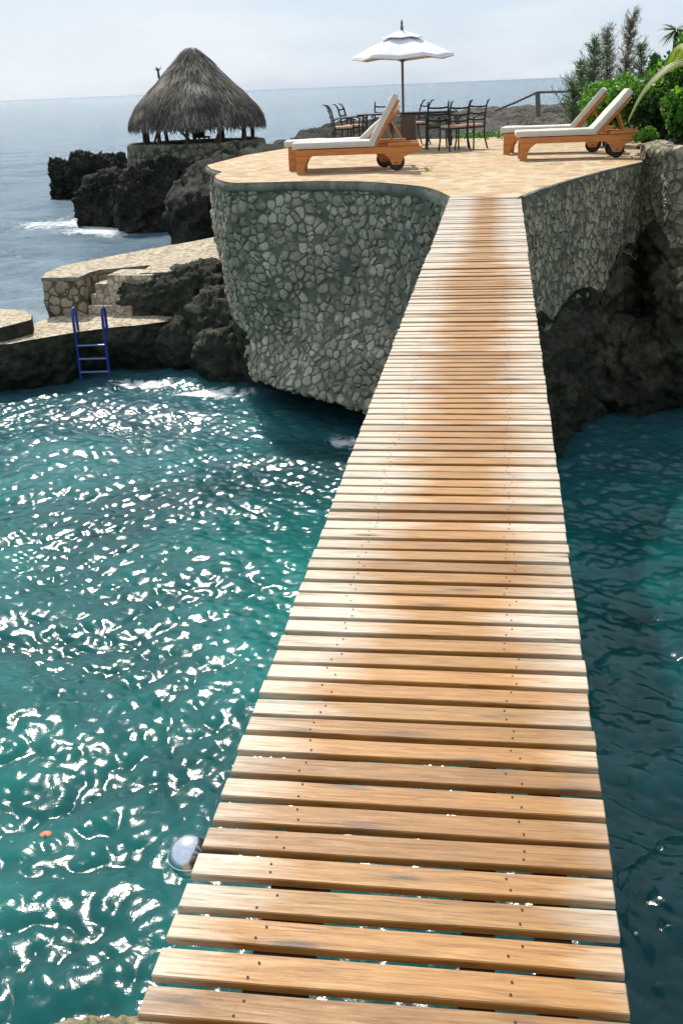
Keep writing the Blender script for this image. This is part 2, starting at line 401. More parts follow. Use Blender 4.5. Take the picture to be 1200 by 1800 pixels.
def slab(name, poly, z0, z1, mtop, mside, parent=None):     # poly: list of (x,y); sheet with thickness
    n = len(poly); vs = [(p[0], p[1], z1) for p in poly]+[(p[0], p[1], z0) for p in poly]
    fs = [tuple(range(n))]+[(i, i+n, (i+1) % n+n, (i+1) % n) for i in range(n)]
    area = sum(poly[i][0]*poly[(i+1) % n][1]-poly[(i+1) % n][0]*poly[i][1] for i in range(n))
    if area < 0: fs = [tuple(reversed(f)) for f in fs]
    return mesh(name, vs, fs, [mtop, mside], parent, False, [0]+[1]*n)

# ------------------------------------------------------------------ the sea
WZ = -3.35
def axis(lo, hi, step, far_lo, far_hi, g=1.04, gh=1.04):
    a = list(np.arange(lo, hi, step)); s = step; x = a[-1]
    while x < far_hi: s *= gh; x += s; a.append(x)
    s = step; x = lo; b_ = []
    while x > far_lo: s *= g; x -= s; b_.append(x)
    return np.array(b_[::-1]+a)
def make_sea():
    xs = axis(-9.5, 4.2, .023, -40000, 40000); ys = axis(3.2, 19, .024, -60, 60000, 1.08, 1.018)
    X, Y = np.meshgrid(xs, ys, indexing='ij')
    sx = np.gradient(xs)[:, None]; sy = np.gradient(ys)[None, :]; S = np.maximum(sx, sy)+0*X
    rng = np.random.default_rng(5); Z = np.zeros_like(X); DX = np.zeros_like(X); DY = np.zeros_like(X)
    WX = X+.14*np.sin(.9*Y+1.3*np.sin(.5*X)); WY = Y+.12*np.sin(1.1*X+.7*Y)
    for k in range(120):
        lam = 10**rng.uniform(math.log10(.09), math.log10(3.2)); kk = 2*math.pi/lam
        th = rng.normal(rad(75), rad(48)); a = (.064 if lam < .24 else (.044 if lam < .45 else (.030 if lam < 1 else .018)))/kk*rng.uniform(.6, 1.3)
        ph = kk*(WX*math.cos(th)+WY*math.sin(th))+rng.uniform(0, 6.28)
        f = np.clip((lam/S-2.5)/3, 0, 1)
        if lam < 1.2: f = f*(.75+.5*np.sin(.45*X+.8*np.sin(.3*Y)+k)*np.sin(.5*Y+k*1.7))
        Z += a*f*np.sin(ph); DX += a*f*math.cos(th)*np.cos(ph)*.9; DY += a*f*math.sin(th)*np.cos(ph)*.9
    sea_on = np.clip((Y-19)/10, 0, 1)
    for k in range(34):
        lam = 10**rng.uniform(math.log10(.9), math.log10(11)); kk = 2*math.pi/lam; th = rng.normal(rad(70), rad(35)); a = .030/kk*rng.uniform(.6, 1.3)
        f = np.clip((lam/S-2.2)/3, 0, 1)*sea_on; ph = kk*(WX*math.cos(th)+WY*math.sin(th))+rng.uniform(0, 6.28)
        Z += a*f*np.sin(ph); DX += a*f*math.cos(th)*np.cos(ph)*.8; DY += a*f*math.sin(th)*np.cos(ph)*.8
    foam = np.zeros_like(X)
    def fo(p, rx, ry, v):
        nonlocal foam
        foam = np.maximum(foam, v*np.exp(-((X-p.x)/rx)**2-((Y-p.y)/ry)**2))
    fo(pz(190, 408, WZ), 2.4, 2.2, .85); fo(pz(115, 392, WZ), 2.6, 2.8, .72); fo(pz(330, 410, WZ), 2.5, 1.0, .5)
    fo(pz(370, 690, WZ), 1.1, .5, .8); fo(pz(250, 672, WZ), 1.0, .35, .7); fo(pz(600, 770, WZ), .45, .5, .75); fo(pz(250, 340, WZ), 2, 4, .3)
    V = np.stack([X-DX, Y-DY, Z+WZ], axis=2).reshape(-1, 3)
    nx, ny = len(xs), len(ys); I = np.arange(nx*ny).reshape(nx, ny)
    Q = np.stack([I[:-1, :-1], I[1:, :-1], I[1:, 1:], I[:-1, 1:]], axis=2).reshape(-1, 4)
    me = bpy.data.meshes.new('sea'); me.vertices.add(len(V)); me.vertices.foreach_set('co', V.ravel())
    me.loops.add(Q.size); me.loops.foreach_set('vertex_index', Q.ravel()); me.polygons.add(len(Q))
    me.polygons.foreach_set('loop_start', np.arange(0, Q.size, 4)); me.polygons.foreach_set('loop_total', np.full(len(Q), 4))
    me.polygons.foreach_set('use_smooth', np.ones(len(Q), bool))
    at = me.attributes.new('foam', 'FLOAT', 'POINT'); at.data.foreach_set('value', foam.ravel().astype(np.float32))
    me.update(calc_edges=True); me.validate()
    m, t, b = mat('sea_water', rough=.08); P = geo(t)
    b.inputs['IOR'].default_value = 1.33
    sx_ = N(t, 'ShaderNodeSeparateXYZ'); t.links.new(P, sx_.inputs[0])
    a1 = noi(t, P, .35, 3, .5); a2 = noi(t, P, 1.7, 4, .6, .8)
    teal = ramp(t, a1.outputs[0], [(.3, (.002, .045, .048)), (.5, (.004, .085, .082)), (.7, (.010, .15, .135))])
    teal = mixc(t, .35, teal, mixc(t, 1, teal, ramp(t, a2.outputs[0], [(.35, (.35, .42, .45)), (.65, (1.5, 1.4, 1.35))]), 'MULTIPLY'))
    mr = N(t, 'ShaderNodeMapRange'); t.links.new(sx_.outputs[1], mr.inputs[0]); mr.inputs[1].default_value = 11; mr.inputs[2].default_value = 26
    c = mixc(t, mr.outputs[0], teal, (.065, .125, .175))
    fa = N(t, 'ShaderNodeAttribute', attribute_name='foam')
    fn = noi(t, P, 1.9, 9, .82, 1.2)
    fm = math_(t, 'MULTIPLY', math_(t, 'SUBTRACT', math_(t, 'ADD', fn.outputs[0], math_(t, 'MULTIPLY', fa.outputs['Fac'], .5)), .74), 8, True)
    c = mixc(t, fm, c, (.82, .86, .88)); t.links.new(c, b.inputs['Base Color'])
    t.links.new(math_(t, 'ADD', math_(t, 'MULTIPLY', fm, .5), math_(t, 'ADD', .15, math_(t, 'MULTIPLY', mr.outputs[0], .10))), b.inputs['Roughness'])
    # ripples: fine ones near, broader wavelets across the open sea
    r1 = noi(t, P, 9, 4, .55, .6); r3 = noi(t, P, 3.2, 5, .6, .5)
    sc = N(t, 'ShaderNodeMapping'); sc.inputs['Scale'].default_value = (.55, 1, 1); t.links.new(P, sc.inputs[0])
    r2 = noi(t, sc.outputs[0], .9, 9, .68, .3)
    bump(t, b, r1.outputs[0], .5, .006); bump(t, b, r3.outputs[0], .5, .02)
    b.inputs['Subsurface Weight'].default_value = 1.0; b.inputs['Subsurface Radius'].default_value = (.5, 1.0, .95); b.inputs['Subsurface Scale'].default_value = 2.2
    mr2 = N(t, 'ShaderNodeMapRange'); t.links.new(sx_.outputs[1], mr2.inputs[0]); mr2.inputs[1].default_value = 18; mr2.inputs[2].default_value = 40; mr2.inputs[3].default_value = 0; mr2.inputs[4].default_value = 1
    hh = math_(t, 'MULTIPLY', r2.outputs[0], mr2.outputs[0]); bump(t, b, hh, 1.0, .7)
    r4 = noi(t, sc.outputs[0], .22, 6, .62, .3); bump(t, b, math_(t, 'MULTIPLY', r4.outputs[0], mr2.outputs[0]), 1.0, 2.2)
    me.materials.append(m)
    o = bpy.data.objects.new('sea', me); COL.objects.link(o); tag(o, kind='structure'); return o
make_sea()

# ------------------------------------------------------------------ terrace, walls and cliff
TZ = .19
T = lambda x, y: pz(x, y, TZ)
edgeL = [T(790, 345), T(772, 336), T(745, 328), T(700, 323), T(640, 319), T(560, 318), T(470, 320), T(410, 321), T(385, 316), T(378, 309), T(390, 302), T(372, 297), T(364, 290)]
edgeR = [T(912, 347), T(950, 332), T(1000, 317), T(1060, 301), T(1125, 286)]
backs = [T(430, 273), T(520, 258), T(600, 249), T(700, 245), T(850, 243), T(892, 238), Vector((2.5, 27.5, TZ)), Vector((3.4, 24, TZ)), Vector((3.0, 20.5, TZ))]
poly = [(float(p[0]), float(p[1])) for p in resample(edgeL, 60)+backs+resample(list(reversed(edgeR)), 24)]
tr = slab('terrace_paving', poly, TZ-.10, TZ, M['paving'], M['lip']); tag(tr, kind='structure')

def down(p, z, dx=0, dy=0): return Vector((p[0]+dx, p[1]+dy, z))
rL = [Vector(p) for p in resample(edgeL, 14)]
cen = Vector((-2.6, 22, 0))
def inset(p, z, k, dx=0.0):
    v = Vector((p.x, p.y, 0)); d = (cen-v); d.z = 0; d.normalize(); q = v+d*k; return Vector((q.x+dx, q.y, z))
bpx = [(840, 722), (770, 720), (700, 716), (650, 713), (600, 708), (555, 701), (515, 694), (480, 678), (455, 660), (442, 648)]
bot = [Vector(p) for p in resample([pz(x, y, -2.9) for x, y in bpx]+[Vector((-4.75, 19.2, -2.9)), Vector((-4.95, 20.2, -2.9)), Vector((-5.0, 21.2, -2.9)), Vector((-5.0, 22.5, -2.9))], 14)]
topw = [inset(p, TZ-.13, .03) for p in rL]
def mixr(f, z, bul=0): return [inset(Vector((a.x*(1-f)+b_.x*f, a.y*(1-f)+b_.y*f, z)), z, bul) for a, b_ in zip(topw, bot)]
rows = [topw, mixr(.0, -.9, -.03), mixr(.22, -1.7, -.02), mixr(.62, -2.4), [Vector((p.x, p.y, -2.93-.1*math.sin(i*1.3))) for i, p in enumerate(bot)],
        [inset(p, -2.97, .22) for p in bot]]
uc = [[inset(p, -2.80, .20) for p in bot], [inset(p, -2.98, .35) for p in bot], [inset(p, -3.08, 1.3) for p in bot], [inset(p, -4.3, 1.7) for p in bot]]
tag(loft('undercut_rock', uc, 140, 50, M['rock'], .12, 1.6), kind='structure')
tag(loft('retaining_wall', rows, 460, 170, M['wall'], .07, .9), 'tall curved grey-green stone retaining wall holding the terrace left of the footbridge', 'retaining wall')
# smooth rendered band under the terrace edge
band = [[inset(p, TZ-.012, -.02) for p in rL], [inset(p, TZ-.06, -.04) for p in rL], [inset(p, TZ-.12, -.03) for p in rL], [inset(p, TZ-.17, .06) for p in rL]]
bo = loft('coping_band', band, 120, 14, M['lip'], .018, 2.0); bo.parent = bpy.data.objects['retaining_wall']
# threshold where the bridge lands
R0 = [Vector(p) for p in resample(edgeR, 8)]
Fz = lambda p, z: Vector((p.x, p.y, z))
E1 = pY(1200, 262, 17.2)
far = [Fz(T(1135, 283), .44), Fz(pY(1162, 270, 17.9), .36), Fz(E1, E1.z), Fz(E1, E1.z)+Vector((1.6, -.3, 0)), Fz(E1, E1.z)+Vector((4, -1.0, 0)), Fz(E1, E1.z)+Vector((8, -3, 0))]
top_r = [Vector((p.x, p.y, TZ-.03)) for p in R0]+far
def rr(p, z, dx, dy): return Vector((p.x+dx, p.y+dy, z))
rowsR = [top_r, [rr(p, -.55, -.02*i/13, -.10) for i, p in enumerate(top_r)], [rr(p, -1.30+.16*math.sin(i*2.3)-(.25 if i < 6 else (-.05 if i < 9 else -.40)), -.05*i/13, -.16) for i, p in enumerate(top_r)]]
tag(loft('stone_wall', rowsR, 460, 90, M['wall_warm'], .06, .9, flip=False), 'brownish fieldstone wall curving away right of the footbridge above dark cliff', 'stone wall')
low = rowsR[2]
rowsC = [[rr(p, p.z+.12, .12, .14) for p in low], [rr(p, p.z-.10, -.03-.10*(i/13), -.08) for i, p in enumerate(low)],
         [rr(p, -2.1, .10+.1*i/13, -.10) for i, p in enumerate(low)], [rr(p, -2.7, .3, .35) for i, p in enumerate(low)], [rr(p, -3.1, .5, .8) for p in low], [rr(p, -4.2, .8, 1.0) for p in low]]
tag(loft('cliff', rowsC, 170, 110, M['rock_shade'], .34, .85, flip=False, fade_top=.12), kind='structure')
tag(blobs('cliff_base', [dict(c=(3.5, 16.9, -2.3), r=(1.0, 1.0, 1.25), n=150, amp=.35, s=1.0), dict(c=(5.3, 16.0, -2.0), r=(1.4, 1.3, 1.5), n=150, amp=.4, s=.9), dict(c=(2.3, 16.9, -2.9), r=(.9, 1.0, .8), n=120, amp=.35, s=1.1)], M['rock_shade']), kind='structure')
ab = [[rr(Vector(edgeL[0]), .12, .0, .03), Vector((0, 13.52, .12)), rr(Vector(edgeR[0]), .12, .05, .05)], [rr(Vector(edgeL[0]), -1.2, .05, .1), Vector((.05, 13.6, -1.2)), rr(Vector(edgeR[0]), -1.2, .1, .1)],
      [Vector((bot[0].x-.1, bot[0].y+.15, -2.9)), Vector(((bot[0].x+.9)/2, 14.3, -2.9)), Vector((.95, 14.2, -2.9))], [Vector((bot[0].x-.1, bot[0].y+.5, -4)), Vector(((bot[0].x+.9)/2, 14.7, -4)), Vector((.95, 14.6, -4))]]
tag(loft('bridge_abutment', ab, 60, 90, M['wall'], .05, 1.0), 'stone abutment wall in the shade under the far end of the footbridge', 'wall')
# coping lips of the right side
lipR = [[rr(p, TZ-.006, .06, .10) for p in R0], [rr(p, TZ+.012, 0, .0) for p in R0], [rr(p, TZ-.05, -.04, -.06) for p in R0], [rr(p, TZ-.16, .0, -.01) for p in R0]]
lo_ = loft('coping', lipR, 60, 10, M['lip'], .008, 3); lo_.parent = bpy.data.objects['stone_wall']
pl_poly = [(p.x, p.y) for p in far]+[(12, 26), (3.9, 26), (3.3, 22), (3.0, 19.5)]
tag(slab('planter_bed', pl_poly, -.4, .14, M['soil'], M['wall_warm']), kind='structure')
curb = loft('planter_curb', [[rr(p, p.z+.02, .34, .30) for p in far], [rr(p, p.z+.05, .04, .06) for p in far], [rr(p, p.z-.02, -.05, -.05) for p in far], [rr(p, p.z-.18, .0, .0) for p in far]], 90, 12, M['wall_warm'], .02, 2.5)
curb.parent = bpy.data.objects['stone_wall']
crn = Vector((2.55, 18.5, TZ))
mb = MB(); mb.box((2.72, 19.0, .31), (.42, 1.2, .27), Matrix.Rotation(rad(-8), 3, 'Z'), bev=.05); o = mb.build('curb_block', M['wall_low'], None, True); o.parent = bpy.data.objects['stone_wall']

# ------------------------------------------------------------------ rocky shore behind the terrace (terrain)
def shore():
    coast = [(-4.6, 21), (-7.0, 27), (-8.5, 32), (-10.6, 38.6), (-13.5, 39.2), (-17.4, 42.5), (-16.5, 47), (-9, 47.5), (-6, 43), (-2, 44), (4, 47), (14, 50), (40, 52), (40, 17.5), (14, 17.5), (6, 17.8), (3.9, 19.2), (0, 18), (-2.5, 19)]
    C_ = np.array(coast); xs = np.arange(-20, 22, .14); ys = np.arange(15, 52, .14)
    X, Y = np.meshgrid(xs, ys, indexing='ij')
    D = np.full(X.shape, 1e9); inside = np.zeros(X.shape, bool)
    for i in range(len(C_)):
        a = C_[i]; b_ = C_[(i+1) % len(C_)]; ab = b_-a
        t_ = np.clip(((X-a[0])*ab[0]+(Y-a[1])*ab[1])/(ab@ab), 0, 1)
        D = np.minimum(D, np.hypot(X-a[0]-t_*ab[0], Y-a[1]-t_*ab[1]))
        cr = ((a[1] > Y) != (b_[1] > Y)) & (X < (b_[0]-a[0])*(Y-a[1])/(b_[1]-a[1]+1e-12)+a[0]); inside ^= cr
    D = np.where(inside, D, -D)
    nx, ny = X.shape; V = []
    for i in range(nx):
        for j in range(ny):
            x, y = float(X[i, j]), float(Y[i, j]); d = D[i, j]+.5*noise.fractal(Vector((x*.7, y*.7, 3)), 1, 2, 3)
            h = -.25+min(max((x+9.5)/8.5, 0), 1)*.42+min(max((y-29)/8, 0), 1)*.28*(1 if x > -6 else 0)
            if x < -8: h = -1.35+.1*(x+8)/6
            elif x < -7: h = -.25-.7*(-7-x)
            if y < 28.5 and x > -4.4: h = -.4
            if y < 28.5 and x > 2.8: h = .2
            k = min(max(d/.9, 0), 1); k = k*k*(3-2*k)
            n_ = rdisp((x, y, 0), .30, .9) if y > 21 else 0
            if y < 28.5 and -5 < x < 6: n_ = min(n_, .0)
            V.append((x+.25*noise.noise(Vector((x, y, 5))), y+.25*noise.noise(Vector((x, y, 9))), (WZ-1)*(1-k)+h*k+n_*(.3+.7*k)))
    Fs = [(i*ny+j, (i+1)*ny+j, (i+1)*ny+j+1, i*ny+j+1) for i in range(nx-1) for j in range(ny-1) if D[i, j] > -1.6]
    mi = [1 if (X[i, j] > -1.5 and Y[i, j] > 28) else 0 for i in range(nx-1) for j in range(ny-1) if D[i, j] > -1.6]
    o = mesh('rocky_shore', V, Fs, [M['rock_far'], M['rock_pale']], None, True, mi); tag(o, kind='structure')
shore()
# rock masses
def cluster(px, Y, amp, seed, base=WZ):        # px: (x, top y, half width px) of each knob of rock
    rg = random.Random(seed); L = []
    for x, yt, hw in px:
        t_ = pY(x, yt, Y+rg.uniform(-.6, .6)); hw_ = hw*(Y*1.08)/F; rz = (t_.z-base)*.62
        L.append(dict(c=(t_.x, t_.y, t_.z-rz*.92), r=(hw_, hw_*rg.uniform(.8, 1.2), rz*1.0), n=110, amp=amp, s=1.1, ex=2.2, rz=rg.uniform(0, 3)))
        L.append(dict(c=(t_.x+rg.uniform(-.3, .3), t_.y+.2, base+.1), r=(hw_*1.05, hw_*1.1, (t_.z-base)*.6), n=100, amp=amp, s=1.1, ex=2.3, rz=rg.uniform(0, 3)))
    return L
tag(blobs('cliff_headland', cluster([(250, 288, 42), (300, 286, 50), (350, 285, 50), (280, 330, 60), (340, 340, 60)], 39.6, .4, 5)+cluster([(165, 318, 34), (205, 298, 42), (240, 320, 50)], 42.0, .42, 3)+[
    dict(c=(-9.0, 37, -2.4), r=(1.7, 3.2, 1.6), n=120, amp=.4, s=1.0), dict(c=(-7.4, 31.5, -2.0), r=(1.8, 4, 1.8), n=120, amp=.4, s=1.0)], M['rock_far']), kind='structure')
tag(blobs('sea_rock', cluster([(108, 282, 24), (140, 270, 30), (172, 272, 30), (205, 276, 30), (235, 280, 30)], 54, .5, 8), M['rock_far']),
    'jagged black rock farthest out to sea, left of the thatched hut', 'rock')

# lower landing: ledge, platform, steps, boulder
LZ, PZ = -2.47, -1.72
g = lambda x, y, z: pz(x, y, z)
led = [(-13.5, 16.5), (-13.5, 17.6)]+[(g(*p, LZ).x, g(*p, LZ).y) for p in [(20, 585), (82, 560), (150, 545), (240, 540), (330, 545)]]+[(-4.6, 20.5), (-4.6, 18.8)]+[(g(*p, LZ).x, g(*p, LZ).y) for p in [(305, 563), (270, 568), (240, 572), (210, 574), (185, 577), (140, 583), (110, 588), (75, 594), (50, 598), (20, 604)]]+[(-9.4, 16.7)]
tag(slab('lower_landing', led, LZ-.12, LZ, M['paving_low'], M['rock']), kind='structure')
fe = [Vector((-13.5, 16.5, LZ)), Vector((-9.4, 16.65, LZ))]+[g(*p, LZ) for p in [(20, 604), (75, 594), (140, 583), (185, 577), (240, 572), (305, 563)]]+[Vector((-4.9, 18.7, LZ)), Vector((-3.6, 18.4, LZ))]
rowsLg = [[rr(p, LZ-.03, 0, .03) for p in fe], [rr(p, LZ-.3, 0, .02) for p in fe], [rr(p, -3.1, 0, .18) for p in fe], [rr(p, -3.4, 0, .40) for p in fe], [rr(p, -4.2, 0, .7) for p in fe]]
tag(loft('ledge_rock', rowsLg, 170, 60, M['rock'], .22, 1.0, fade_top=.15), kind='structure')

pf = [(72, 488), (100, 488), (140, 487), (157, 479), (175, 474), (200, 472), (232, 469), (265, 466), (247, 480), (300, 478), (400, 470)]
pb = [(430, 440), (400, 412), (340, 424), (250, 440), (190, 451), (150, 459), (107, 468), (82, 479)]
plp = [(g(*p, PZ).x, g(*p, PZ).y) for p in pf+pb]
root = empty('stone_platform', (-7.6, 21, PZ)); tag(root, 'raised stone platform with pale pebble paving above the ladder landing', 'platform')
tp = slab('paving', [(x+7.6, y-21) for x, y in plp], -.07, 0, M['paving_low'], M['lip'], root)
mb = MB(); pf3 = [g(*p, PZ) for p in pf[:8]]; bk3 = [g(*p, PZ) for p in reversed(pb)]
ring = list(reversed(bk3))+pf3; q0 = root.location
wl = loft('wall', [[Vector((p.x-q0.x+.02, p.y-q0.y+.02, -.06)) for p in ring], [Vector((p.x-q0.x+.02, p.y-q0.y+.03, -.5)) for p in ring], [Vector((p.x-q0.x+.06, p.y-q0.y+.08, -1.0)) for p in ring], [Vector((p.x-q0.x+.1, p.y-q0.y+.12, -2.2)) for p in ring]], 140, 40, M['wall_low'], .05, 1.5, parent=root)
mb = MB()
for k, (yy, xa, xb) in enumerate([(534, 158, 216), (514, 162, 218), (495, 170, 226), (480, 190, 250)]):
    z = LZ+.187*(k+1) if k < 3 else PZ-.02; a = g(xa, yy+4, z); b_ = g(xb, yy+4, z)
    mb.box(((a.x+b_.x)/2+.1, a.y+.35, z-.2), (abs(b_.x-a.x)+.25, .72, .4), Matrix.Rotation(rad(-6), 3, 'Z'), bev=.025)
st = mb.build('stone_steps', M['paving_low'], None, True); tag(st, 'four short stone steps from the ladder landing up to the platform', 'steps')
bl = [(-13.5, 16.9), (-13.5, 18.7)]+[(g(*p, LZ+.26).x, g(*p, LZ+.26).y) for p in [(0, 543), (40, 545), (57, 553), (55, 562), (25, 570), (0, 576)]]+[(-9.6, 17.3)]
tag(slab('stone_block', bl, LZ+.006, LZ+.26, M['paving_low'], M['rock']), 'low pale-topped stone block at the far left end of the ladder landing', 'stone block')
tag(blobs('boulder', [dict(c=(-6.55, 20.2, -2.35), r=(.75, .8, .55), n=130, amp=.22, s=1.4), dict(c=(-5.6, 20.0, -2.2), r=(.95, .8, .58), n=130, amp=.24, s=1.3)], M['rock']),
    'rough dark boulder beside the stone steps, below the platform paving', 'boulder')
tag(blobs('cliff_foot', [dict(c=(-4.75, 19.6, -2.8), r=(.85, 1.4, 1.0), n=110, amp=.35, s=1.0), dict(c=(-4.5, 18.4, -3.0), r=(.75, .8, .6), n=90, amp=.3, s=1.2), dict(c=(-5.4, 19.2, -3.0), r=(.9, .7, .62), n=90, amp=.25, s=1.2),
      dict(c=(-3.75, 18.1, -2.75), r=(.6, .9, .75), n=90, amp=.28, s=1.3)], M['rock']), kind='structure')

# blue swim ladder
root = empty('swim_ladder', (g(160, 581, LZ).x, g(160, 581, LZ).y, LZ), rad(6)); tag(root, 'blue metal swim ladder hooked over the stone landing into the water', 'ladder')
for s in (-1, 1):
    mb = MB(); x = .27*s
    pts = [(x, -.10, -1.25), (x, -.10, 0), (x, -.10, .30)]
    for k in range(1, 8):
        a = math.pi*k/7; pts.append((x, -.10+.11*(1-math.cos(a)), .30+.12*math.sin(a)))
    pts += [(x, .12, .1), (x, .12, .0)]
    mb.tube(pts, .028, 8); mb.build('rail', M['blue'], root, True)
for k in range(3):
    mb = MB(); mb.box((0, -.10, -.25-.25*k), (.52, .07, .03), bev=.008); mb.build('rung', M['rung'], root)

# ------------------------------------------------------------------ thatched hut
def hut():
    c = Vector((-11.75, 43, -.28)); root = empty('thatched_hut', c); tag(root, 'round open-sided hut with shaggy grey palm thatch roof on the headland', 'hut')
    prof = [(0.0, 3.42), (.22, 3.36), (.50, 3.1), (.95, 2.66), (1.5, 2.1), (2.0, 1.66), (2.38, 1.24), (2.6, .90), (2.68, .62)]
    mb = MB(); mb.lathe([(max(r-.06, .0), z-.05) for r, z in prof]+[(2.5, .62), (1.2, 1.6), (0, 2.6)], n=48); 
    core = mb.build('thatch_base', M['thatch2'], root, True)
    P_ = np.array(prof); L = np.r_[0, np.cumsum(np.hypot(np.diff(P_[:, 0]), np.diff(P_[:, 1])))]
    mb = MB(); rng = random.Random(3)
    for k in range(17000):
        s = L[-1]*math.sqrt(rng.uniform(.0, 1.0)); a = rng.uniform(0, 2*math.pi)
        ln = rng.uniform(.25, .5); wd = rng.uniform(.010, .024); s1 = s+ln
        def at(q):
            if q <= L[-1]: return np.interp(q, L, P_[:, 0]), np.interp(q, L, P_[:, 1])
            return P_[-1, 0]+.03*(q-L[-1]), P_[-1, 1]-(q-L[-1])*.75
        r0, z0 = at(s); r1, z1 = at(s+ln*.5); r2, z2 = at(s1)
        lump = .05*noise.noise(Vector((math.cos(a)*4, math.sin(a)*4, s*2.0)))
        lf = rng.uniform(.0, .05)+lump; da = rng.uniform(-.05, .05); wa = wd/max(r1, .25)
        vs = []
        for (r, z, u, wk) in ((r0, z0, 0, 1), (r1, z1, .5, 1), (r2, z2, 1, .3)):
            rr_ = r+lf*(.3+u)+.01; aa = a+da*u
            for sg in (-1, 1): vs.append((rr_*math.cos(aa+sg*wa*wk), rr_*math.sin(aa+sg*wa*wk), z+lf*.5))
        pale = noise.noise(Vector((math.cos(a)*2.2, math.sin(a)*2.2, z0*1.1)))
        q = rng.random()+pale*.7-(.25 if s > L[-1]*.72 else 0)-(.5 if s < .75 else 0)
        mb.add(vs, [(0, 1, 3, 2), (2, 3, 5, 4)], 2 if q > .93 else (0 if q > .35 else 1))
    mb_o = mesh('thatch', mb.v, mb.f, [M['thatch'], M['thatch2'], M['thatch3']], root, False, mb.m)
    for k in range(11):
        a = 2*math.pi*k/11+.2; mb = MB(); r = 2.15
        mb.tube([(r*math.cos(a), r*math.sin(a), -.2), ((r+.03)*math.cos(a+.02), r*math.sin(a+.01), .5), (r*math.cos(a), r*math.sin(a), 1.25)], [.085, .075, .07], 8); mb.build('post', M['dark_wood'], root, True)
    mb = MB()
    for a, b_ in (((-1.3, -1.9, -.1), (-.9, -1.95, .8)), ((-.3, -2.0, .6), (.4, -2.0, -.1)), ((1.1, -1.8, -.1), (1.5, -1.7, .8))):
        mb = MB(); mb.tube([a, b_], .05, 6); mb.build('brace', M['dark_wood'], root, True)
    mb = MB(); mb.tube([(-1.30, -.3, 2.35), (-1.32, -.3, 2.72)], [.06, .035], 6)
    for k in range(14): 
        a = k*2.4; mb.tube([(-1.31, -.3, 2.6), (-1.31+.13*math.cos(a), -.3+.13*math.sin(a), 2.72+.06*math.sin(k))], [.02, .005], 4)
    mb.build('finial', M['thatch2'], root)
    # round stone parapet carrying it
    c2 = Vector((c.x-.1, c.y, 0)); A = [rad(a) for a in range(130, 415, 8)]
    def ringp(r, z): return [Vector((c2.x+r*math.cos(a), c2.y+r*math.sin(a), z)) for a in A]
    pw = loft('parapet_wall', [ringp(2.2, -.30), ringp(2.72, -.30), ringp(2.78, -.7), ringp(2.85, -1.6)], 140, 30, M['wall_far'], .06, 1.2, flip=True); tag(pw, 'round stone base wall carrying the thatched hut', 'stone wall')
    mb = MB(); mb.lathe([(0, -.31), (2.3, -.31), (2.3, -.9)], (c2.x, c2.y, 0), 40); fl = mb.build('hut_floor', M['rock_far'], pw)
    mb = MB(); 
    mb.box((0, 0, .2), (.5, .5, .06), bev=.01); mb.box((0, .22, .45), (.5, .06, .5), Matrix.Rotation(.25, 3, 'X'), bev=.01)
    for sx in (-.2, .2):
        for sy in (-.2, .2): mb.box((sx, sy, .1), (.05, .05, .2))
    ch = mb.build('deck_chair', M['dark_wood']); ch.location = (c.x+.55, c.y-1.5, -.3); ch.rotation_euler.z = .7; tag(ch, 'small dark chair in the shade under the thatched hut', 'chair')
hut()
# stone wall running from the hut along the shore towards the terrace

